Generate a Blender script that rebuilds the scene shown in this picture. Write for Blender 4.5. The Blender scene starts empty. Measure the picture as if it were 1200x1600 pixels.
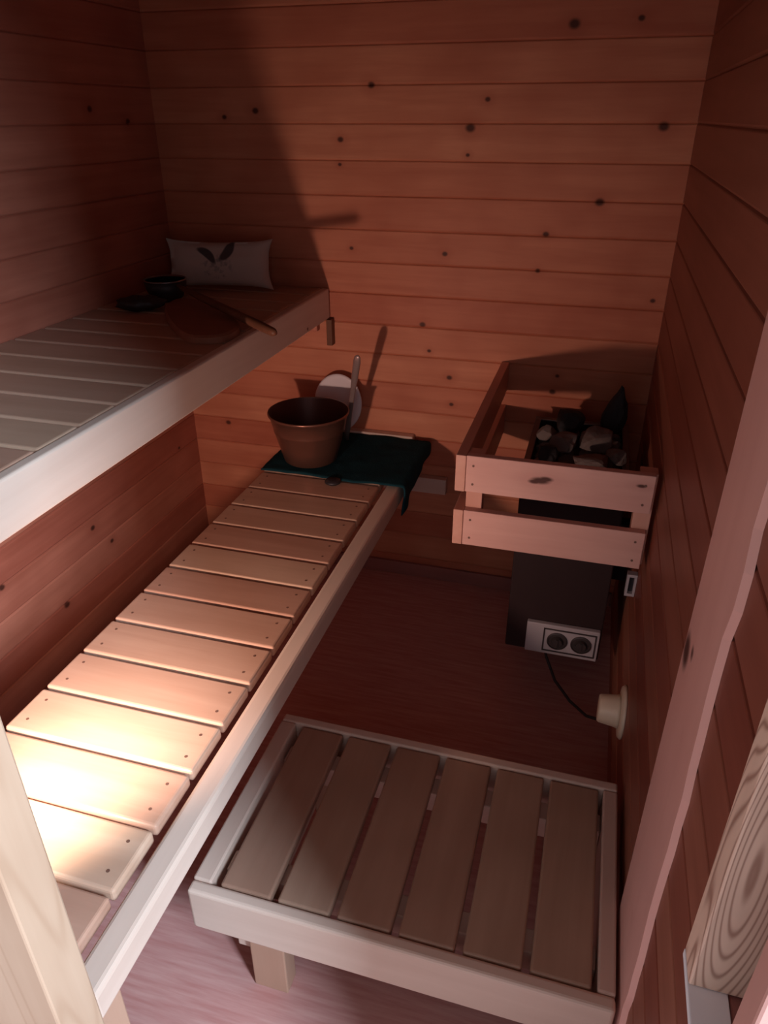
import bpy, bmesh, math, random
from mathutils import Vector, Matrix, noise
random.seed(7)
S = bpy.context.scene
COL = S.collection

# ------------------------------------------------------------------ helpers
def link(name, bm, mats, parent=None, smooth=False, kind=None):
    me = bpy.data.meshes.new(name)
    bmesh.ops.recalc_face_normals(bm, faces=bm.faces)
    bm.to_mesh(me); bm.free()
    if not isinstance(mats, (list, tuple)): mats = [mats]
    for m in mats: me.materials.append(m)
    if smooth:
        for p in me.polygons: p.use_smooth = True
    o = bpy.data.objects.new(name, me); COL.objects.link(o)
    if parent: o.parent = parent
    if kind: o['kind'] = kind
    return o

def thing(name, label, cat, loc=(0, 0, 0), group=None):
    o = bpy.data.objects.new(name, None); COL.objects.link(o)
    o.location = loc; o.empty_display_size = .05
    tag(o, label, cat, group); return o

def tag(o, label, cat, group=None):
    o['label'] = label; o['category'] = cat
    if group: o['group'] = group
    return o

def box(bm, x0, x1, y0, y1, z0, z1, bev=0.0, seg=2, mat=0):
    vs = [bm.verts.new((x, y, z)) for x in (x0, x1) for y in (y0, y1) for z in (z0, z1)]
    idx = [(0, 1, 3, 2), (4, 6, 7, 5), (0, 4, 5, 1), (2, 3, 7, 6), (0, 2, 6, 4), (1, 5, 7, 3)]
    fs = [bm.faces.new([vs[i] for i in f]) for f in idx]
    for f in fs: f.material_index = mat
    if bev:
        es = list({e for f in fs for e in f.edges})
        r = bmesh.ops.bevel(bm, geom=es, offset=bev, segments=seg, affect='EDGES', profile=.5)
        for f in r['faces']: f.material_index = mat
    return fs

def disc(bm, c, r, h, axis='z', n=12, mat=1):
    """short cylinder with its base at c, growing along axis by h"""
    res = bmesh.ops.create_cone(bm, cap_ends=True, segments=n, radius1=r, radius2=r, depth=abs(h))
    M = Matrix.Translation(Vector((0, 0, h / 2)))
    if axis == 'x': M = Matrix.Rotation(math.pi / 2, 4, 'Y') @ M
    if axis == 'y': M = Matrix.Rotation(-math.pi / 2, 4, 'X') @ M
    M = Matrix.Translation(Vector(c)) @ M
    bmesh.ops.transform(bm, matrix=M, verts=res['verts'])
    for f in {f for v in res['verts'] for f in v.link_faces}: f.material_index = mat
    return res['verts']

def lathe(bm, prof, c=(0, 0, 0), n=48, axis='z', mat=0, sy=1.0, cap_end=True):
    rings = []
    for r, h in prof:
        ring = []
        for i in range(n):
            a = 2 * math.pi * i / n
            p = Vector((r * math.cos(a), r * math.sin(a) * sy, h))
            if axis == 'x': p = Vector((p.z, p.x, p.y))
            if axis == 'y': p = Vector((p.x, p.z, p.y))
            ring.append(bm.verts.new(p + Vector(c)))
        rings.append(ring)
    for a, b in zip(rings, rings[1:]):
        for i in range(n):
            f = bm.faces.new((a[i], a[(i + 1) % n], b[(i + 1) % n], b[i])); f.material_index = mat
    for ring in ((rings[0], rings[-1]) if cap_end else (rings[0],)):
        if (ring[0].co - ring[n // 2].co).length > 1e-6:
            f = bm.faces.new(ring); f.material_index = mat
    return rings

def tube(bm, pts, rads, n=10, mat=0, flat=1.0, up=Vector((0, 0, 1))):
    rings = []
    pts = [Vector(p) for p in pts]
    for i, p in enumerate(pts):
        t = (pts[min(i + 1, len(pts) - 1)] - pts[max(i - 1, 0)]).normalized()
        s = t.cross(up)
        if s.length < 1e-3: s = t.cross(Vector((1, 0, 0)))
        s.normalize(); u = s.cross(t)
        rings.append([bm.verts.new(p + rads[i] * (math.cos(2 * math.pi * k / n) * s + flat * math.sin(2 * math.pi * k / n) * u)) for k in range(n)])
    for a, b in zip(rings, rings[1:]):
        for k in range(n):
            f = bm.faces.new((a[k], a[(k + 1) % n], b[(k + 1) % n], b[k])); f.material_index = mat
    bm.faces.new(rings[0]).material_index = mat; bm.faces.new(rings[-1]).material_index = mat

# ------------------------------------------------------------------ materials
class NT:
    def __init__(s, name):
        s.m = bpy.data.materials.new(name); s.m.use_nodes = True
        s.t = s.m.node_tree; s.b = s.t.nodes['Principled BSDF']
    def n(s, typ, **kw):
        x = s.t.nodes.new(typ)
        for k, v in kw.items():
            if k.startswith('_'): setattr(x, k[1:], v)
            else:
                key = int(k[1:]) if k[0] == 'i' and k[1:].isdigit() else k
                if hasattr(v, 'is_linked') or isinstance(v, bpy.types.NodeSocket): s.t.links.new(v, x.inputs[key])
                else: x.inputs[key].default_value = v
        return x
    def l(s, a, b): s.t.links.new(a, b)
    def math(s, op, a, b=0.0, c=None, clamp=False):
        x = s.t.nodes.new('ShaderNodeMath'); x.operation = op; x.use_clamp = clamp
        for i, v in enumerate((a, b) if c is None else (a, b, c)):
            if isinstance(v, bpy.types.NodeSocket): s.l(v, x.inputs[i])
            else: x.inputs[i].default_value = v
        return x.outputs[0]
    def mix(s, fac, a, b, blend='MIX'):
        x = s.t.nodes.new('ShaderNodeMix'); x.data_type = 'RGBA'; x.blend_type = blend
        for i, v in ((0, fac), (6, a), (7, b)):
            if isinstance(v, bpy.types.NodeSocket): s.l(v, x.inputs[i])
            else: x.inputs[i].default_value = v if i == 0 else (*v, 1) if len(v) == 3 else v
        return x.outputs[2]
    def ramp(s, fac, stops):
        x = s.t.nodes.new('ShaderNodeValToRGB'); cr = x.color_ramp
        while len(cr.elements) < len(stops): cr.elements.new(.5)
        for e, (p, c) in zip(cr.elements, stops): e.position = p; e.color = (*c, 1) if len(c) == 3 else (c[0],) * 3 + (1,)
        s.l(fac, x.inputs[0]); return x.outputs[0]

def smoothmask(N, d, r0, r1):
    x = N.n('ShaderNodeMapRange'); x.interpolation_type = 'SMOOTHSTEP'
    N.l(d, x.inputs[0]); x.inputs[1].default_value = r0; x.inputs[2].default_value = r1
    x.inputs[3].default_value = 1; x.inputs[4].default_value = 0
    return x.outputs[0]

def wood(name, light, dark, grain='x', rough=.5, cross=28, along=1.6, contrast=.5, board=None,
         knots=(), rand=.25, rings=0.0, ringf=(9.0, 2.4, 95.0, 4.0), blotch=.25, bump=.08, coat=0.0, randknots=0.0, kst=.8):
    """procedural pine; grain = axis of the fibres in world space; board=(axis, z0, pitch) gives each plank its own tone"""
    N = NT(name)
    pos = N.n('ShaderNodeNewGeometry').outputs['Position']
    rnd = N.n('ShaderNodeObjectInfo').outputs['Random']
    off = N.math('MULTIPLY', rnd, 13.7)
    sep = N.n('ShaderNodeSeparateXYZ', Vector=pos)
    extra = off; tone = rnd
    if board:
        k = N.math('FLOOR', N.math('DIVIDE', N.math('SUBTRACT', sep.outputs['XYZ'.index(board[0])], board[1]), board[2]))
        wn = N.n('ShaderNodeTexWhiteNoise'); wn.noise_dimensions = '1D'; N.l(k, wn.inputs['W'])
        tone = wn.outputs['Value']
        extra = N.math('MULTIPLY', tone, 9.3)
    sc = [cross] * 3; sc['xyz'.index(grain)] = along
    comb = N.n('ShaderNodeCombineXYZ', X=extra, Y=extra, Z=extra)
    add = N.n('ShaderNodeVectorMath', _operation='ADD', i0=pos, i1=comb.outputs[0])
    mp = N.n('ShaderNodeVectorMath', _operation='MULTIPLY', i0=add.outputs[0], i1=Vector(sc))
    n1 = N.n('ShaderNodeTexNoise', Vector=mp.outputs[0], Scale=1.0, Detail=5.0, Roughness=.6, Distortion=.3)
    fine = N.n('ShaderNodeVectorMath', _operation='MULTIPLY', i0=mp.outputs[0], i1=Vector((5, 5, 5)))
    n2 = N.n('ShaderNodeTexNoise', Vector=fine.outputs[0], Scale=1.0, Detail=2.0)
    f = N.ramp(n1.outputs[0], [(.33, (0,)), (.68, (1,))])
    f = N.math('MULTIPLY', f, contrast)
    if rings:
        wm = N.n('ShaderNodeVectorMath', _operation='MULTIPLY', i0=add.outputs[0], i1=Vector([(ringf[1] if i == 'xyz'.index(grain) else ringf[0]) for i in range(3)]))
        nn = N.n('ShaderNodeTexNoise', Vector=wm.outputs[0], Scale=1.0, Detail=1.0, Roughness=.4)
        saw = N.math('SINE', N.math('MULTIPLY', nn.outputs[0], ringf[2]))
        rg = N.math('POWER', N.math('MULTIPLY_ADD', saw, .5, .5), ringf[3])
        f = N.math('ADD', f, N.math('MULTIPLY', rg, rings), clamp=True)
    col = N.mix(f, light, dark)
    bl = N.n('ShaderNodeTexNoise', Vector=add.outputs[0], Scale=5.0, Detail=2.0)
    bf = N.math('MULTIPLY', N.ramp(bl.outputs[0], [(.4, (0,)), (.7, (1,))]), blotch)
    col = N.mix(bf, col, dark)
    tf = N.math('MULTIPLY_ADD', tone, -rand, 1.0 + rand * .3)
    tc = N.n('ShaderNodeCombineXYZ', X=tf, Y=N.math('MULTIPLY', tf, tf), Z=N.math('MULTIPLY', tf, tf))
    col = N.mix(1.0, col, tc.outputs[0], 'MULTIPLY')
    if randknots:
        ks = [4.2] * 3; ks['xyz'.index(grain)] = 2.2
        km = N.n('ShaderNodeVectorMath', _operation='MULTIPLY', i0=add.outputs[0], i1=Vector(ks))
        vo = N.n('ShaderNodeTexVoronoi', Vector=km.outputs[0], Scale=1.0)
        kk = smoothmask(N, vo.outputs['Distance'], randknots * .4, randknots)
        col = N.mix(N.math('MULTIPLY', kk, .85), col, tuple(c * .22 for c in dark))
    if knots:
        tot = None; halo = None
        for (p, r) in knots:
            dv = N.n('ShaderNodeVectorMath', _operation='SUBTRACT', i0=pos, i1=Vector(p))
            sv = [1.0] * 3; sv['xyz'.index(grain)] = kst
            ds = N.n('ShaderNodeVectorMath', _operation='MULTIPLY', i0=dv.outputs[0], i1=Vector(sv))
            ln = N.n('ShaderNodeVectorMath', _operation='LENGTH', i0=ds.outputs[0]).outputs['Value']
            k = smoothmask(N, ln, r * .35, r); h = smoothmask(N, ln, r * .7, r * 3.2)
            tot = k if tot is None else N.math('MAXIMUM', tot, k)
            halo = h if halo is None else N.math('MAXIMUM', halo, h)
        col = N.mix(N.math('MULTIPLY', halo, .4), col, dark)
        col = N.mix(N.math('MULTIPLY', tot, .92), col, (.055, .018, .012))
    N.l(col, N.b.inputs['Base Color'])
    N.b.inputs['Roughness'].default_value = rough
    N.b.inputs['Specular IOR Level'].default_value = .2
    N.b.inputs['Coat Weight'].default_value = coat; N.b.inputs['Coat Roughness'].default_value = .35
    b = N.n('ShaderNodeBump', Strength=bump, Distance=.002, Height=n2.outputs[0])
    N.l(b.outputs[0], N.b.inputs['Normal'])
    return N.m

def plain(name, col, rough=.5, metal=0.0, spec=.5, bump=0.0, bscale=60, vary=.0, sheen=0.0):
    N = NT(name)
    tc = N.n('ShaderNodeTexCoord').outputs['Object']
    nz = N.n('ShaderNodeTexNoise', Vector=tc, Scale=float(bscale), Detail=3.0)
    c = N.mix(N.math('MULTIPLY', nz.outputs[0], vary), col, tuple(x * .35 for x in col))
    N.l(c, N.b.inputs['Base Color'])
    N.b.inputs['Roughness'].default_value = rough; N.b.inputs['Metallic'].default_value = metal
    N.b.inputs['Specular IOR Level'].default_value = spec
    N.b.inputs['Sheen Weight'].default_value = sheen
    if bump:
        b = N.n('ShaderNodeBump', Strength=bump, Distance=.003, Height=nz.outputs[0]); N.l(b.outputs[0], N.b.inputs['Normal'])
    return N.m

Z0, P = 1.7826, .10006
XLW = -1.65
KL = [(-0.684, 0.448, 0.012), (-0.608, 0.357, 0.010), (-0.867, 0.275, 0.014), (-1.077, 0.477, 0.012), (-0.135, 0.496, 0.008), (-0.331, 1.621, 0.012), (-0.151, 1.588, 0.012)]
KN = [(-.916, 1.682, .012), (-1.016, 1.539, .011), (-1.02, 1.47, .007), (-.616, 1.571, .016), (-.57, 1.643, .009), (-.35, 1.816, .017),
      (-.084, 1.575, .016), (-.227, 1.381, .015), (-.181, 1.824, .010), (-.371, 1.288, .011), (-.678, 1.219, .010),
      (-.385, 1.182, .009), (-.988, 1.224, .008), (-.745, .992, .012), (-.647, .818, .011), (-1.504, .564, .012),
      (-1.292, 1.617, .012), (-.036, 1.111, .009), (-.636, .723, .009), (-.62, 1.50, .007), (-.30, .80, .012), (-.29, .855, .008), (-.72, .905, .008), (-1.4, 1.60, .009)]
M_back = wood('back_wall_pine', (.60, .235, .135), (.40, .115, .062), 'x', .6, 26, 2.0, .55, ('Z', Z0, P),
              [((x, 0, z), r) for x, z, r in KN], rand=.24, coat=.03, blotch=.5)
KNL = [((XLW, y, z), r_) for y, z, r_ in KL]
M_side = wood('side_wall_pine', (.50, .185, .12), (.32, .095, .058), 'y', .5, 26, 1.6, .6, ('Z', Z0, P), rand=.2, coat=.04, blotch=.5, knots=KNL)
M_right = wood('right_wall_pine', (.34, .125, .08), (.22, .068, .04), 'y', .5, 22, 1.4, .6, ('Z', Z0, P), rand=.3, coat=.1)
M_front = wood('front_wall_pine', (.45, .2, .1), (.28, .09, .04), 'x', .55, 26, 1.6, .6, ('Z', Z0, P), rand=.3)
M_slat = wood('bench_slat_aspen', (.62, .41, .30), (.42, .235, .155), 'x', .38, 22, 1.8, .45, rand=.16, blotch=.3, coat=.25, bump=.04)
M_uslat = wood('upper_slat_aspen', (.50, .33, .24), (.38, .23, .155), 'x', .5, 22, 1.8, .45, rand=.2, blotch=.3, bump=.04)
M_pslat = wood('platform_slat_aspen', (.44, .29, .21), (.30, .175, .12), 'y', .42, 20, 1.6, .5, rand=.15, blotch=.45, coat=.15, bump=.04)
M_railx = wood('pale_board_x', (.70, .55, .46), (.56, .41, .33), 'x', .45, 24, 1.4, .4, rand=.1, blotch=.25, bump=.04)
M_raily = wood('pale_board_y', (.70, .55, .46), (.56, .41, .33), 'y', .45, 24, 1.4, .4, rand=.1, blotch=.25, bump=.04)
M_railz = wood('pale_board_z', (.55, .36, .26), (.42, .25, .17), 'z', .5, 24, 1.4, .4, rand=.1, bump=.04)
M_guardx = wood('guard_pine_x', (.74, .44, .37), (.58, .30, .25), 'x', .45, 24, 1.8, .45,
                None, [((-.27, -.784, .846), .012), ((-.258, -.784, .851), .009), ((-.283, -.784, .842), .008), ((-.045, -.784, .862), .006)], rand=.1, kst=.4)
M_guardy = wood('guard_pine_y', (.70, .40, .31), (.54, .26, .19), 'y', .45, 24, 1.8, .45, rand=.1)
M_guardz = wood('guard_pine_z', (.70, .40, .31), (.54, .26, .19), 'z', .45, 24, 1.8, .45, rand=.1)
M_stud = wood('stud_pine', (.84, .52, .45), (.70, .38, .32), 'z', .5, 20, 1.2, .35, None,
              [((-.015, -1.462, .93), .032), ((-.015, -1.50, .955), .014), ((-.015, -1.56, .86), .006), ((-.015, -1.545, .44), .006)], rand=.05)
M_jamb = wood('jamb_pine', (.58, .42, .30), (.40, .25, .16), 'z', .5, 16, .9, .35, rand=.05, rings=.3, ringf=(9, .45, 80.0, 7.0),
              knots=[((-.78, -1.985, .62), .006)])
M_jambr = wood('right_jamb_pine', (.86, .64, .50), (.34, .18, .13), 'z', .45, 16, .9, .2, rand=.05, rings=.75, ringf=(11, 1.4, 330.0, 4.0))
M_pink = wood('pink_bar_pine', (.62, .34, .29), (.48, .24, .19), 'z', .5, 20, 1.2, .35, rand=.05)
M_paddle = wood('paddle_wood', (.30, .125, .08), (.16, .06, .04), 'x', .5, 26, 3, .5, rand=.05)
M_darkwood = wood('dark_stick', (.17, .07, .04), (.09, .035, .02), 'x', .45, 26, 3, .5, rand=.05)
M_screw = plain('screw_hole', (.17, .085, .06), .6)
M_heater = plain('heater_steel', (.035, .018, .018), .6, .1, spec=.25, vary=.3, bscale=20)
M_rim = plain('heater_lip', (.16, .12, .115), .4, .6)
M_white = plain('grey_plastic', (.42, .38, .40), .45)
M_dial = plain('dark_dial', (.045, .035, .035), .4)
M_cream = plain('cream_plastic', (.78, .66, .50), .4)
M_dish = plain('white_dish', (.72, .64, .66), .35)
M_bucket = plain('bronze_bucket', (.26, .115, .08), .3, .65, vary=.4, bscale=9)
M_bin = plain('bucket_inside', (.10, .04, .035), .45, .5)
M_teal = plain('teal_towel', (.010, .048, .062), .95, spec=.1, bump=.6, bscale=260, vary=.4)
M_stone = plain('sauna_stone', (.20, .15, .135), .85, bump=.5, bscale=35, vary=.6)
M_stone2 = plain('black_stone', (.025, .02, .022), .8, bump=.5, bscale=35, vary=.6)
M_black = plain('black_iron', (.035, .028, .032), .5, .3)
M_edge = plain('worn_metal', (.35, .32, .33), .3, .9)
M_cable = plain('black_cable', (.02, .015, .015), .6)
M_wpaint = plain('white_paint', (.86, .89, .93), .4)
M_hw = plain('handle_metal', (.42, .30, .28), .35, .5, vary=.3, bscale=15)

def floor_mat():
    N = NT('floor_vinyl')
    pos = N.n('ShaderNodeNewGeometry').outputs['Position']
    mp = N.n('ShaderNodeMapping', Vector=pos); mp.inputs['Rotation'].default_value = (0, 0, math.radians(-37))
    mp.inputs['Scale'].default_value = (6, 75, 1)
    n1 = N.n('ShaderNodeTexNoise', Vector=mp.outputs[0], Scale=1.0, Detail=4.0, Roughness=.6)
    f = N.ramp(n1.outputs[0], [(.35, (0,)), (.65, (1,))])
    col = N.mix(f, (.50, .23, .21), (.60, .34, .31))
    N.l(col, N.b.inputs['Base Color']); N.b.inputs['Roughness'].default_value = .42
    b = N.n('ShaderNodeBump', Strength=.15, Distance=.001, Height=n1.outputs[0]); N.l(b.outputs[0], N.b.inputs['Normal'])
    return N.m
M_floor = floor_mat()
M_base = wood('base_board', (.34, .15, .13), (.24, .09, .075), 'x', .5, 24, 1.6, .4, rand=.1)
M_ceil = wood('ceiling_pine', (.30, .13, .08), (.18, .065, .04), 'x', .55, 26, 1.6, .6, ('Y', 0, .1), rand=.3)

# ------------------------------------------------------------------ the room
XL, XR, YF, ZC = -1.65, 0.0, -1.97, 2.25
def planks(bm, plane, a0, a1, z_lo, z_hi, depth=.02):
    """profiled boards with V grooves; plane 'back' (y=0, faces -y), 'left' (x=XL, faces +x), 'right' (x=0, faces -x)"""
    zs = sorted({z_lo, z_hi} | {Z0 + k * P for k in range(-30, 10) if z_lo + .004 < Z0 + k * P < z_hi - .004})
    g, gd = .0028, .0042
    prof = []
    for i in range(len(zs) - 1):
        za, zb = zs[i], zs[i + 1]
        prof += [(za, gd), (za + g, .0012), (za + g + .003, 0), (zb - g - .002, 0), (zb - g, .0008)]
    prof.append((zs[-1], gd))
    def pt(a, d, z):
        if plane == 'back': return (a, d, z)
        if plane == 'left': return (XL - d, a, z)
        if plane == 'right': return (XR + d, a, z)
        return (a, YF - d, z)      # front wall, faces +y
    for (z1, d1), (z2, d2) in zip(prof, prof[1:]):
        bm.faces.new([bm.verts.new(pt(a0, d1, z1)), bm.verts.new(pt(a1, d1, z1)), bm.verts.new(pt(a1, d2, z2)), bm.verts.new(pt(a0, d2, z2))])
    A = [pt(a0, .006, z_lo), pt(a1, .006, z_lo), pt(a1, .006, z_hi), pt(a0, .006, z_hi)]
    B = [pt(a0, .03, z_lo), pt(a1, .03, z_lo), pt(a1, .03, z_hi), pt(a0, .03, z_hi)]
    bm.faces.new([bm.verts.new(p) for p in B])
    for i in range(4):
        j = (i + 1) % 4; bm.faces.new([bm.verts.new(p) for p in (A[i], A[j], B[j], B[i])])

def wall(name, plane, segs, m):
    bm = bmesh.new()
    for s in segs: planks(bm, plane, *s)
    me_o = link(name, bm, m, kind='structure'); return me_o
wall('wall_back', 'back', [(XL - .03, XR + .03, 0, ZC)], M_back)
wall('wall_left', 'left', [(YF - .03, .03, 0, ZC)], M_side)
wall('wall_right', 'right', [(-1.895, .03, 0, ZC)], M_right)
wall('wall_front', 'front', [(XL, -.925, 0, ZC), (-.925, -.035, 1.80, ZC)], M_front)
bm = bmesh.new(); box(bm, XL - .3, .9, -3.4, .04, -.05, 0); link('floor', bm, M_floor, kind='structure')
bm = bmesh.new(); box(bm, XL - .3, .9, -3.4, .04, ZC, ZC + .03); link('ceiling', bm, M_ceil, kind='structure')
bm = bmesh.new(); box(bm, XL, -.005, -.014, -.0005, 0, .055, .002); link('baseboard_back', bm, M_base, kind='structure')

# broad pale board nailed upright on the right wall, near edge left wavy
bm = bmesh.new()
n = 46; L = []; R_ = []
for i in range(n + 1):
    z = ZC * i / n
    L.append((-1.442 + .004 * math.sin(z * 3.1), z))
    w = .020 * noise.noise(Vector((z * 3.2, .3, 1))) + .014 * noise.noise(Vector((z * 11, 2.3, 1)))
    R_.append((-1.635 + w, z))
for x in (-.009,):
    for i in range(n):
        a = [bm.verts.new((x, L[i][0], L[i][1])), bm.verts.new((x, R_[i][0], R_[i][1])), bm.verts.new((x, R_[i + 1][0], R_[i + 1][1])), bm.verts.new((x, L[i + 1][0], L[i + 1][1]))]
        bm.faces.new(a)
        bm.faces.new([bm.verts.new(p) for p in ((x, *L[i]), (-.0002, *L[i]), (-.0002, *L[i + 1]), (x, *L[i + 1]))])
        bm.faces.new([bm.verts.new(p) for p in ((x, *R_[i]), (-.0002, R_[i][0] - .006, R_[i][1]), (-.0002, R_[i + 1][0] - .006, R_[i + 1][1]), (x, *R_[i + 1]))])
bmesh.ops.remove_doubles(bm, verts=bm.verts, dist=1e-5)
link('trim_1', bm, M_stud, kind='structure')

# doorway: left jamb, right jamb, ledge, bar
bm = bmesh.new(); box(bm, -.93, -.697, -2.025, -1.966, 0, 1.80, .003); link('trim_2', bm, M_jamb, kind='structure')
bm = bmesh.new(); box(bm, -.038, .30, -1.935, -1.90, .915, ZC, .002); link('trim_3', bm, M_jambr, kind='structure')
bm = bmesh.new(); box(bm, -.0385, -.004, -2.06, -1.90, .905, .914, .0015); link('trim_4', bm, M_wpaint, kind='structure')
bm = bmesh.new(); box(bm, -.003, .08, -1.995, -1.90, 0, .912, .002); link('ledge_shade_trim', bm, M_base, kind='structure')  # dark brown block standing in for the shaded right part of the ledge
bm = bmesh.new(); box(bm, -.0245, .0015, -2.03, -2.0, 0, 1.22, .003); link('trim_6', bm, M_pink, kind='structure')
bm = bmesh.new(); box(bm, .002, .30, -2.03, -1.998, 0, ZC, .002); link('trim_7', bm, M_front, kind='structure')
bm = bmesh.new(); box(bm, -.697, -.0385, -2.025, -1.976, 1.80, ZC, .002); link('trim_8', bm, M_jamb, kind='structure')

# ------------------------------------------------------------------ benches
def slat_mesh(w, d, h, screws, mats, name, parent, loc, bev=.006):
    """w along x, d along y; origin at the middle of the underside"""
    bm = bmesh.new(); box(bm, -w / 2, w / 2, -d / 2, d / 2, 0, h, bev, 3)
    for sx, sy, r in screws: disc(bm, (sx, sy, h - .0006), r, .0011, mat=1)
    o = link(name, bm, mats, parent, smooth=False); o.location = loc
    return o

def part_copy(src, loc, parent):
    c = src.copy(); COL.objects.link(c); c.parent = parent; c.location = loc; return c

HL, Q, Y0 = .585, .11809, -.4094
XA, XB = -1.173, -.775
lb = thing('lower_bench', 'long low wooden sauna bench of crosswise slats with bright lamp pool on near end', 'bench', (-.95, -.96, 0))
def rel(root, p): return (p[0] - root.location.x, p[1] - root.location.y, p[2] - root.location.z)
def lpart(name, m, x0, x1, y0, y1, z0, z1, root, bev=.003, seg=2, screws=()):
    bm = bmesh.new(); ox, oy, oz = root.location
    box(bm, x0 - ox, x1 - ox, y0 - oy, y1 - oy, z0 - oz, z1 - oz, bev, seg)
    for c, r, ax, h in screws: disc(bm, (c[0] - ox, c[1] - oy, c[2] - oz), r, h, axis=ax, mat=1)
    return link(name, bm, [m, M_screw] if screws else m, root)
sw = XB - XA; sd = Q - .007
sc = [(sx, sy, .003) for sx in (sw / 2 - .028, -sw / 2 + .03) for sy in (-.027, .027)]
first = None
for k in range(-3, 13):   # full-width slats
    yc = Y0 - (k + .5) * Q + Q          # slat k lies between Y0-(k-1)Q and Y0-kQ
    if yc + sd / 2 > -.036: continue
    loc = rel(lb, ((XA + XB) / 2, yc, HL - .026))
    if first is None: first = slat_mesh(sw, sd, .026, sc, [M_slat, M_screw], 'slat', lb, loc)
    else: part_copy(first, loc, lb)
lpart('slat', M_slat, XA, XB, -1.962, Y0 - 12 * Q - .0035 - .0, HL - .026, HL, lb, .005, 3)
lpart('slat', M_slat, XA, XB, -.0475, -.037, HL - .026, HL - .002, lb, .002)
lpart('front_rail', M_raily, -.759, -.712, -1.962, -.002, .522, HL - .004, lb, .009, 3)
lpart('back_rail', M_raily, -1.165, -1.12, -1.962, -.036, .50, HL - .028, lb, .003)
lpart('end_rail', M_railx, -1.171, -.764, -.034, -.001, .50, .600, lb, .003)
lpart('end_rail', M_railx, -1.119, -.763, -1.955, -1.92, .50, HL - .028, lb, .003)
lpart('support_batten', M_railx, -1.2, -.637, -.034, -.0015, .385, .445, lb, .003)
for (x, y) in ((-.762, -1.96), (-1.165, -1.96)):
    lpart('leg', M_railz, x, x + .045, y, y + .05, 0, .499 if x < -1 else .5215, lb, .003)
lpart('stretcher', M_railx, -1.119, -.761, -1.95, -1.915, .12, .17, lb, .003)

HU, XU = 1.094, -1.069
ub = thing('upper_bench', 'high wooden sauna bench in the dim left corner with pale front board', 'bench', (-1.35, -.96, 0))
us = -XL + XU - .03
first = None
for k in range(0, 16):
    yc = -.062 - k * .118
    if yc - .055 < YF: break
    loc = rel(ub, (XL + .003 + us / 2, yc, HU - .026))
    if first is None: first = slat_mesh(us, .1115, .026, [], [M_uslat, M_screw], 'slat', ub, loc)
    else: part_copy(first, loc, ub)
lpart('front_rail', M_raily, XU - .026, XU, YF + .003, -.006, .995, HU, ub, .005, 3, screws=[((XU - .001, -.215, 1.008), .005, 'x', .002)])
lpart('back_rail', M_raily, XL + .003, XL + .04, YF + .003, -.006, .995, HU - .027, ub, .003)
lpart('support_batten', M_side, XL + .041, XU - .04, -.03, -.0015, .95, .994, ub, .003)
lpart('end_bracket', M_darkwood, XU - .006, XU + .014, -.03, -.0015, .905, .994, ub, .002)
lpart('cross_bearer', M_railx, XL + .041, XU - .028, -1.0, -.96, .995, HU - .027, ub, .003)
lpart('support_batten', M_railx, XL + .041, XU - .027, YF + .003, YF + .036, .92, .994, ub, .003)

# ------------------------------------------------------------------ platform
pf = thing('slatted_platform', 'low slatted wooden step platform on the floor below the heater', 'platform', (-.40, -1.40, 0))
HP = .318
lpart('front_rail', M_railx, -.798, -.016, -1.638, -1.611, .205, HP, pf, .007, 3)
lpart('back_rail', M_railx, -.798, -.016, -1.178, -1.153, .222, HP, pf, .005, 3)
lpart('side_rail', M_raily, -.798, -.760, -1.610, -1.179, .222, HP, pf, .004, 2)
lpart('side_rail', M_raily, -.046, -.016, -1.610, -1.179, .222, HP, pf, .004, 2)
pitch = (-.049 + .75) / 6; first = None
for k in range(6):
    xc = -.752 + pitch * (k + .5) + .003
    loc = rel(pf, (xc, -1.3945, HP - .026))
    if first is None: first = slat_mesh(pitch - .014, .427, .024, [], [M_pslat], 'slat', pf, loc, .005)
    else: part_copy(first, loc, pf)
for y in (-1.27, -1.56):
    lpart('cross_bearer', M_railx, -.756, -.047, y, y + .045, .235, HP - .027, pf, .003)
for x, y in ((-.70, -1.605), (-.12, -1.605), (-.70, -1.235), (-.12, -1.235)):
    bm = bmesh.new(); ox, oy, oz = pf.location
    box(bm, x - ox, x + .075 - ox, y - oy, y + .044 - oy, 0, .2345, .003)
    link('leg', bm, M_railz, pf)
lpart('foot_bearer', M_railx, -.735, -.70 - .0005, -1.59, -1.20, .10, .15, pf, .003)
lpart('foot_bearer', M_railx, -.0445, -.0205, -1.59, -1.20, .10, .15, pf, .003)

# ------------------------------------------------------------------ heater guard
g = thing('heater_guard', 'open wooden rail guard of pale boards around the sauna heater', 'guard rail', (-.23, -.4, 0))
for z0, z1 in ((.793, .889), (.643, .741)):
    scr = [((x, -.7838, z), .003, 'y', -.0012) for x in (-.43, -.036) for z in (z0 + .022, z1 - .025)]
    lpart('front_board', M_guardx, -.4475, -.016, -.784, -.762, z0, z1, g, .002, 2, screws=scr)
    lpart('side_board', M_guardy, -.473, -.448, -.786, -.002, z0, z1, g, .002)
lpart('corner_post', M_guardz, -.4475, -.407, -.7615, -.722, .643, .885, g, .002)
lpart('corner_post', M_guardz, -.050, -.010, -.7615, -.722, .643, .885, g, .002)

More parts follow.
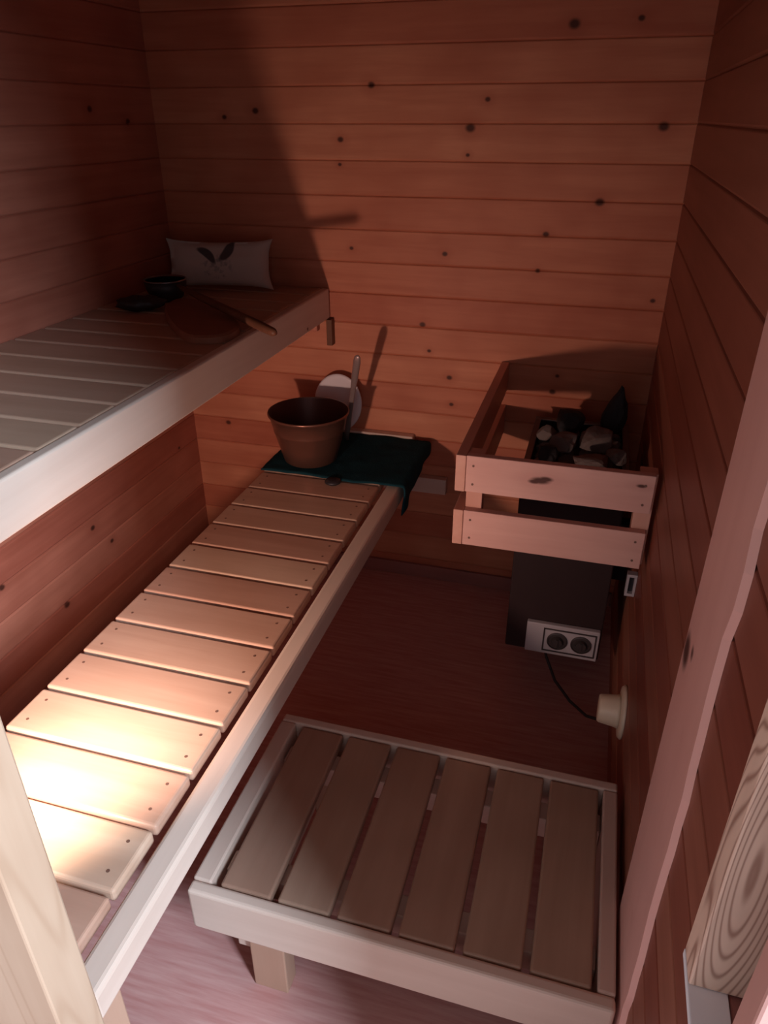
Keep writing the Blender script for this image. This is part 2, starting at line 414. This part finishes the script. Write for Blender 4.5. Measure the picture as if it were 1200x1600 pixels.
# ------------------------------------------------------------------ heater
h = thing('sauna_heater', 'dark steel electric sauna heater mounted on the right wall under the guard', 'heater', (-.195, -.33, 0))
hx0, hx1, hy0, hy1, hz0, hz1 = -.333, -.056, -.55, -.11, .165, .745
bm = bmesh.new(); ox, oy, _ = h.location
t = .006
box(bm, hx0 - ox, hx1 - ox, hy0 - oy, hy1 - oy, hz0, .69, .004)                     # closed lower body
for a in ((hx0, hx1, hy0, hy0 + t), (hx0, hx1, hy1 - t, hy1), (hx0, hx0 + t, hy0 + t, hy1 - t), (hx1 - t, hx1, hy0 + t, hy1 - t)):
    box(bm, a[0] - ox, a[1] - ox, a[2] - oy, a[3] - oy, .6905, hz1)                 # open stone basket
link('body', bm, M_heater, h)
bm = bmesh.new()
for a in ((hx0 - .004, hx1 + .004, hy0 - .004, hy0 + .03), (hx0 - .004, hx1 + .004, hy1 - .02, hy1 + .004), (hx0 - .004, hx0 + .014, hy0 + .0305, hy1 - .0205), (hx1 - .014, hx1 + .004, hy0 + .0305, hy1 - .0205)):
    box(bm, a[0] - ox, a[1] - ox, a[2] - oy, a[3] - oy, hz1 + .0005, hz1 + .006, .001)
link('top_rim', bm, M_rim, h)
# bracket to the wall
bm = bmesh.new(); box(bm, hx1 + .0045 - ox, -.001 - ox, -.3 - oy, -.25 - oy, .3, .5, .001); link('mounting_bracket', bm, M_heater, h)
# control panel
px0, px1, pz0, pz1, pyf = -.272, -.061, .172, .279, -.568
bm = bmesh.new(); box(bm, px0 - ox, px1 - ox, pyf - oy, hy0 - .0005 - oy, pz0, pz1, .003)
cp = link('control_panel', bm, M_white, h)
fx0, fx1 = px0 + .05, px1 - .008
bm = bmesh.new()
for a in ((fx0, fx1, pz0 + .012, pz0 + .016), (fx0, fx1, pz1 - .016, pz1 - .012), (fx0, fx0 + .004, pz0 + .016, pz1 - .016), (fx1 - .004, fx1, pz0 + .016, pz1 - .016)):
    box(bm, a[0] - ox, a[1] - ox, pyf - .0025 - oy, pyf - .0002 - oy, a[2], a[3])
link('frame_line', bm, M_dial, cp)
cx = (fx0 + fx1) / 2; cz = (pz0 + pz1) / 2
for sgn in (-1, 1):
    bm = bmesh.new(); c = (cx + sgn * .0345 - ox, pyf - .0003 - oy, cz)
    lathe(bm, [(0.0001, 0), (.030, 0), (.030, -.004), (.027, -.005), (.0265, -.002), (.018, -.002), (.015, -.012), (.0001, -.012)], c, 32, 'y')
    box(bm, c[0] - .003, c[0] + .003, c[1] - .016, c[1] - .0122, c[2] - .014, c[2] + .014)
    link('dial', bm, M_dial, cp)
# cable
bm = bmesh.new()
pts = [(-.22, -.50, .166), (-.205, -.53, .13), (-.17, -.58, .085), (-.12, -.63, .06), (-.07, -.68, .06), (-.03, -.72, .09), (-.006, -.74, .12)]
tube(bm, [rel(h, p) for p in pts], [.0045] * len(pts), 8)
link('power_cable', bm, M_cable, h, smooth=True)

# sauna stones
def stone_bm(r, seed, sx=1, sy=1, sz=1, jag=.35):
    bm = bmesh.new(); bmesh.ops.create_icosphere(bm, subdivisions=3, radius=1)
    for v in bm.verts:
        p = v.co.copy(); k = 1 + jag * noise.noise(p * 1.1 + Vector((seed, seed * 2, 0))) + .12 * noise.noise(p * 3 + Vector((seed, 0, 3)))
        # flatten towards a few cutting planes so the stone looks split
        v.co = Vector((p.x * sx, p.y * sy, p.z * sz)) * r * k
    for j in range(7):
        rr = random.Random(seed * 31 + j); nrm = Vector((rr.uniform(-1, 1), rr.uniform(-1, 1), rr.uniform(-1, 1))).normalized()
        lim = r * .72
        for v in bm.verts:
            d = v.co.dot(nrm)
            if d > lim: v.co -= nrm * (d - lim) * .85
    return bm
SG = 'stones piled on the heater'
rr = random.Random(5)
def put_stone(x, y, z, r, seed, m, label, sx=1, sy=1, sz=.8):
    o = link('sauna_stone', stone_bm(r, seed, sx, sy, sz), m); o.location = (x, y, z); o.rotation_euler = (rr.uniform(-.3, .3), rr.uniform(-.3, .3), rr.uniform(0, 6))
    tag(o, label, 'stone', SG); return o
i = 0
for row in range(6):
    for c_ in range(4):
        x = hx0 + .045 + c_ * .0625 + rr.uniform(-.003, .003); y = hy0 + .052 + row * .066 + rr.uniform(-.006, .006)
        put_stone(x, y, (.7185) + rr.uniform(-.003, .004), .029 + rr.uniform(-.002, .002), 3.1 + i, M_stone, 'small grey-brown stone among those heaped in the top of the heater'); i += 1
o = put_stone(-.140, -.33, .782, .050, 51.3, M_stone, 'large rounded brown-grey stone on top of the heap, in front of the black pointed one', 1.15, 1, .75)
o = put_stone(-.235, -.36, .775, .042, 77.7, M_stone, 'rounded stone on top of the heap between the pale left stone and the large one')
o = put_stone(-.228, -.235, .789, .048, 12.9, M_stone2, 'dark lumpy stone on top of the heap left of the black pointed one', 1.2, 1, .8)
o = put_stone(-.150, -.46, .768, .050, 23.3, M_stone, 'broad flat grey-brown stone at the front of the heap', 1.35, 1, .42)
o = put_stone(-.275, -.452, .772, .034, 63.3, M_stone2, 'small dark rounded stone at the front left of the heap')
o = put_stone(-.088, -.405, .768, .028, 33.3, M_stone, 'small pale stone at the right front of the heap')
o = put_stone(-.290, -.285, .768, .028, 44.3, M_stone, 'small pale stone at the left edge of the heap')
# tall black pointed stone
bm = bmesh.new(); bmesh.ops.create_icosphere(bm, subdivisions=3, radius=1)
for v in bm.verts:
    p = v.co; t_ = (p.z + 1) / 2
    v.co = Vector((p.x * .048 * (1.15 - .95 * t_) + .012 * t_, p.y * .035 * (1.1 - .8 * t_), p.z * .075)) * (1 + .15 * noise.noise(p * 2))
o = link('sauna_stone', bm, M_stone2); o.location = (-.105, -.20, .83); tag(o, 'tall black pointed stone standing at the back of the heap', 'stone', SG)

# ------------------------------------------------------------------ wall fittings
v = thing('wall_vent', 'round cream plastic air vent low on the right wall', 'vent', (0, -.905, .30))
bm = bmesh.new(); lathe(bm, [(.0001, -.0005), (.066, -.0005), (.067, -.004), (.062, -.010), (.046, -.012), (.0001, -.012)], axis='x'); link('flange', bm, M_cream, v, True)
bm = bmesh.new(); lathe(bm, [(.0001, -.0125), (.043, -.0125), (.040, -.02), (.035, -.058), (.032, -.062), (.0001, -.062)], axis='x'); link('cone', bm, M_cream, v, True)
bm = bmesh.new()
bx0, bx1, bz0, bz1, by = -.026, -.001, .478, .545, -.655
box(bm, bx0, bx0 + .006, by, by + .02, bz0, bz1); box(bm, bx1 - .006, bx1, by, by + .02, bz0, bz1)
box(bm, bx0 + .006, bx1 - .006, by, by + .02, bz0, bz0 + .008); box(bm, bx0 + .006, bx1 - .006, by, by + .02, bz1 - .008, bz1)
box(bm, bx0 + .006, bx1 - .006, by + .014, by + .02, bz0 + .008, bz1 - .008, mat=1)
tag(link('wall_bracket', bm, [M_white, M_black]), 'small pale slotted bracket on the right wall under the heater guard', 'bracket')

# ------------------------------------------------------------------ things on the lower bench
# towel: spread over the far end of the bench, right side hanging over the rail
bm = bmesh.new()
NU, NV = 46, 30; grid = []
xe = -.710
for j in range(NV + 1):
    v_ = j / NV                                     # 0 near edge, 1 far edge
    row = []
    hang = (.055 * (1 - v_) ** 1.6 + .040)
    flat = xe - (XA - .004)
    tot = flat + hang
    for i_ in range(NU + 1):
        s_ = tot * i_ / NU
        y = -.414 + v_ * .374 + .006 * math.sin(9 * i_ / NU) * (1 - v_)
        wr = .0025 * noise.noise(Vector((s_ * 14, v_ * 5, .5))) + .002 * noise.noise(Vector((s_ * 30, v_ * 12, 2)))
        if s_ <= flat: x = XA - .004 + s_; z = HL + .0055 + wr
        else:
            d_ = s_ - flat; a = min(d_ / .012, math.pi / 2)
            x = xe + .008 * math.sin(a) + .010 * noise.noise(Vector((v_ * 5, d_ * 12, 4))) * min(1, d_ / .03) + .004
            z = HL + .0055 - .008 * (1 - math.cos(a)) - max(0, d_ - .019)
            y += -.03 * d_ / .1 * (1 - v_) + .0
        row.append(bm.verts.new((x, y, z)))
    grid.append(row)
for j in range(NV):
    for i_ in range(NU): bm.faces.new((grid[j][i_], grid[j][i_ + 1], grid[j + 1][i_ + 1], grid[j + 1][i_]))
tw = link('towel', bm, M_teal, smooth=True)
md = tw.modifiers.new('thick', 'SOLIDIFY'); md.thickness = .004; md.offset = 1
tag(tw, 'dark teal towel spread over the far end of the lower bench, one corner hanging', 'towel')

bk = thing('bucket', 'bronze-brown tapered bucket standing on the teal towel', 'bucket', (-1.048, -.296, HL + .013))
bm = bmesh.new()
lathe(bm, [(.0001, 0), (.083, 0), (.087, .003), (.1, .05), (.114, .103), (.1158, .106), (.1162, .110), (.1165, .114), (.127, .158), (.1315, .160), (.1325, .164), (.1315, .168), (.129, .168)], n=64, cap_end=False)
link('body', bm, M_bucket, bk, True)
bm = bmesh.new(); lathe(bm, [(.0001, .006), (.081, .006), (.096, .05), (.124, .155), (.1285, .167)], n=64, cap_end=False); link('lining', bm, M_bin, bk, True)

bm = bmesh.new()
lathe(bm, [(.0001, 0), (.083, .0), (.0875, .003), (.088, .007), (.082, .009), (.07, .006), (.0001, .006)], n=48, axis='y', sy=1.16)
for v2 in bm.verts: v2.co.y *= -1
o = link('white_dish', bm, M_dish, smooth=True); o.location = (-1.032, -.050, .709); o.rotation_euler = (math.radians(-8), 0, math.radians(0))
tag(o, 'white oval dish leaning against the back wall behind the bucket', 'dish')

ld = thing('ladle', 'long-handled sauna ladle leaning upright beside the bucket', 'ladle', (-.985, -.115, HL + .013))
bm = bmesh.new()
A = Vector((0, 0, .002)); B = Vector((.097, -.145, .352))
pts = [A.lerp(B, t_) for t_ in (0, .15, .35, .5, .6, .75, .93, .98, 1)]
tube(bm, pts, [.009, .010, .0085, .0085, .009, .0115, .0125, .010, .004], 10, flat=.55, up=Vector((0, 1, 0)))
link('handle', bm, M_hw, ld, True)

cp_ = bmesh.new(); lathe(cp_, [(.0001, 0), (.021, 0), (.026, .004), (.024, .010), (.012, .013), (.0001, .014)], n=28)
o = link('bottle_cap', cp_, M_black, smooth=True); o.location = (-.922, -.432, HL + .001); tag(o, 'small round black cap lying at the near edge of the towel', 'cap')

# ------------------------------------------------------------------ things on the upper bench
# cushion standing against the back wall
def cushion_mat():
    N = NT('cushion_cloth')
    tc = N.n('ShaderNodeTexCoord').outputs['Object']
    def ell(cx_, cz_, ang, a, b, soft=.35, bend=0):
        mp = N.n('ShaderNodeMapping', Vector=tc); mp.vector_type = 'TEXTURE'
        mp.inputs['Location'].default_value = (cx_, 0, cz_); mp.inputs['Rotation'].default_value = (0, ang, 0)
        sx = N.n('ShaderNodeSeparateXYZ', Vector=mp.outputs[0])
        xx = N.math('DIVIDE', sx.outputs[0], a); zz = sx.outputs[2]
        zz = N.math('DIVIDE', N.math('SUBTRACT', zz, N.math('MULTIPLY', N.math('MULTIPLY', xx, xx), bend)), b)
        d = N.math('ADD', N.math('MULTIPLY', xx, xx), N.math('MULTIPLY', zz, zz))
        return smoothmask(N, d, 1 - soft, 1 + soft)
    m1 = ell(-.030, .028, math.radians(38), .038, .0125, bend=-.008)
    m2 = ell(.036, .036, math.radians(-58), .036, .0150, bend=.006)
    m3 = ell(.0, -.012, 0, .048, .036, .6)
    nz = N.n('ShaderNodeTexNoise', Vector=tc, Scale=75.0, Detail=3.0)
    sp = N.ramp(nz.outputs[0], [(.48, (0,)), (.62, (1,))])
    base = N.mix(N.math('MULTIPLY', N.n('ShaderNodeTexNoise', Vector=tc, Scale=14.0).outputs[0], .5), (.52, .42, .37), (.42, .33, .28))
    col = N.mix(N.math('MULTIPLY', N.math('MULTIPLY', sp, m3), .55), base, (.12, .12, .12))
    col = N.mix(N.math('MULTIPLY', N.math('MAXIMUM', m1, m2), .9), col, (.03, .022, .028))
    N.l(col, N.b.inputs['Base Color']); N.b.inputs['Roughness'].default_value = .9
    return N.m
bm = bmesh.new(); bmesh.ops.create_cube(bm, size=2)
bmesh.ops.subdivide_edges(bm, edges=bm.edges, cuts=14, use_grid_fill=True)
for v3 in bm.verts:
    x, y, z = v3.co
    e = max(0, (1 - x * x)) ** .45 * max(0, (1 - z * z)) ** .45
    pin = (abs(x) * abs(z)) ** 6
    X = x * .170 * (1 - .05 * (1 - z * z)) * (1 + .04 * pin); Zz = z * .072 * (1 - .08 * (1 - x * x)) * (1 + .10 * pin)
    Y = y * (.003 + .034 * e) + .006 * noise.noise(Vector((x * 2.5, y, z * 2.5)))
    v3.co = (X, Y, Zz)
cu = link('cushion', bm, cushion_mat(), smooth=True)
cu.location = (-1.402, -.125, HU + .0825); cu.rotation_euler = (math.radians(-14), 0, math.radians(12))
tag(cu, 'pale cushion with two dark leaf-shaped marks propped against the back wall', 'cushion')

sp = thing('water_scoop', 'black metal scoop with a long dark wooden handle reaching over the bench edge', 'scoop', (-1.495, -.315, HU))
bm = bmesh.new()
lathe(bm, [(.0001, .001), (.036, .001), (.050, .012), (.060, .036), (.064, .062), (.061, .062), (.056, .037), (.046, .016), (.0001, .007)], (0, 0, 0), 40)
link('bowl', bm, M_black, sp, True)
bm = bmesh.new(); lathe(bm, [(.0615, .0622), (.0655, .0622), (.066, .066), (.0615, .066), (.0615, .0622)], (0, 0, 0), 40); link('rim', bm, M_edge, sp, True)
bm = bmesh.new()
A = Vector((.056, -.026, .052)); B = Vector((.528, -.368, .026))
tube(bm, [A.lerp(B, t_) for t_ in (0, .1, .3, .6, .9, .98, 1)], [.006, .008, .0105, .0115, .0125, .011, .006], 12)
link('handle', bm, M_darkwood, sp, True)
# second dark piece lying in front of the bowl
bm = bmesh.new(); bmesh.ops.create_icosphere(bm, subdivisions=3, radius=1)
for v4 in bm.verts:
    p = v4.co; v4.co = Vector((p.x * .070, p.y * .040, p.z * .022)) * (1 + .3 * noise.noise(p * 2.2))
o = link('scrubbing_sponge', bm, M_black, smooth=True); o.location = (-1.495, -.462, HU + .023); o.rotation_euler = (0, 0, math.radians(18))
tag(o, 'flat black lump lying on the upper bench in front of the scoop bowl', 'sponge')

# leaf-shaped wooden paddle
bm = bmesh.new()
outl = [(-1.435, -.372), (-1.385, -.352), (-1.30, -.40), (-1.20, -.49), (-1.115, -.585), (-1.092, -.655), (-1.10, -.715), (-1.14, -.742), (-1.19, -.735), (-1.26, -.67), (-1.34, -.575), (-1.41, -.47)]
cx_ = sum(p[0] for p in outl) / len(outl); cy_ = sum(p[1] for p in outl) / len(outl)
def cr(pts, n=4):
    out = []
    for i in range(len(pts)):
        p0, p1, p2, p3 = [Vector(pts[(i + k) % len(pts)]) for k in (-1, 0, 1, 2)]
        for j in range(n):
            t_ = j / n
            out.append(.5 * ((2 * p1) + (p2 - p0) * t_ + (2 * p0 - 5 * p1 + 4 * p2 - p3) * t_ ** 2 + (3 * p1 - p0 - 3 * p2 + p3) * t_ ** 3))
    return out
O = cr(outl)
for z in (0,):
    lo = [bm.verts.new((p.x - cx_, p.y - cy_, .001)) for p in O]; hi = [bm.verts.new((p.x - cx_, p.y - cy_, .016)) for p in O]
    tp = [bm.verts.new(((p.x - cx_) * .95, (p.y - cy_) * .95, .021)) for p in O]
    for a, b in ((lo, hi), (hi, tp)):
        for i in range(len(O)): bm.faces.new((a[i], a[(i + 1) % len(O)], b[(i + 1) % len(O)], b[i]))
    bm.faces.new(lo); bm.faces.new(tp)
o = link('wooden_paddle', bm, M_paddle); o.location = (cx_, cy_, HU)
tag(o, 'leaf-shaped flat brown wooden paddle lying beside the scoop handle', 'paddle')

# ------------------------------------------------------------------ light
def spot(name, loc, to, watt, col, size, blend, rad):
    d = bpy.data.lights.new(name, 'SPOT'); d.energy = watt; d.color = col; d.spot_size = math.radians(size); d.spot_blend = blend; d.shadow_soft_size = rad
    o = bpy.data.objects.new(name, d); COL.objects.link(o); o.location = loc
    o.rotation_euler = (Vector(to) - Vector(loc)).to_track_quat('-Z', 'Y').to_euler(); return o
spot('bench_lamp', (-.975, -1.885, .77), (-1.05, 0, .45), 37, (1.0, .66, .54), 104, 1.0, .028)
spot('bench_lamp_downlight', (-.975, -1.885, .765), (-.97, -1.72, .585), 9, (1.0, .84, .70), 80, .75, .028)

W = bpy.data.worlds.new('sky'); S.world = W; W.use_nodes = True
bg = W.node_tree.nodes['Background']; bg.inputs[0].default_value = (.92, .92, 1.0, 1); bg.inputs[1].default_value = .76
pl = bpy.data.lights.new('doorway_portal', 'AREA'); pl.shape = 'RECTANGLE'; pl.size = .70; pl.size_y = 2.0; pl.cycles.is_portal = True
o = bpy.data.objects.new('doorway_portal', pl); COL.objects.link(o); o.location = (-.39, -1.99, 1.01); o.rotation_euler = (math.radians(90), 0, 0)

wl = bpy.data.lights.new('window_daylight', 'AREA'); wl.shape = 'RECTANGLE'; wl.size = .45; wl.size_y = .8; wl.energy = 135; wl.color = (.70, .84, 1.0)
o = bpy.data.objects.new('window_daylight', wl); COL.objects.link(o); o.location = (1.25, -2.95, 2.0)
o.rotation_euler = (Vector((-.75, -1.4, .5)) - o.location).to_track_quat('-Z', 'Y').to_euler()

# ------------------------------------------------------------------ camera
cam = bpy.data.cameras.new('camera'); co = bpy.data.objects.new('camera', cam); COL.objects.link(co); S.camera = co
cam.sensor_fit = 'VERTICAL'; cam.sensor_height = 24; cam.lens = 1138.34 / 1600 * 24; cam.clip_start = .01
yaw, pit, rol = .281157, .497093, -.0022165
fw = Vector((-math.sin(yaw) * math.cos(pit), math.cos(yaw) * math.cos(pit), -math.sin(pit)))
r0 = Vector((math.cos(yaw), math.sin(yaw), 0)); u0 = r0.cross(fw)
r1 = r0 * math.cos(rol) + u0 * math.sin(rol); u1 = -r0 * math.sin(rol) + u0 * math.cos(rol)
Mx = Matrix((r1, u1, -fw)).transposed().to_4x4(); Mx.translation = Vector((-.195836, -2.36799, 1.6))
co.matrix_world = Mx

S.view_settings.view_transform = 'Standard'; S.view_settings.look = 'None'; S.view_settings.gamma = 1
S.view_settings.use_curve_mapping = False; S.view_settings.exposure = 0.0
S.cycles.use_denoising = True; S.cycles.sample_clamp_indirect = 0; S.cycles.max_bounces = 10; S.cycles.diffuse_bounces = 6
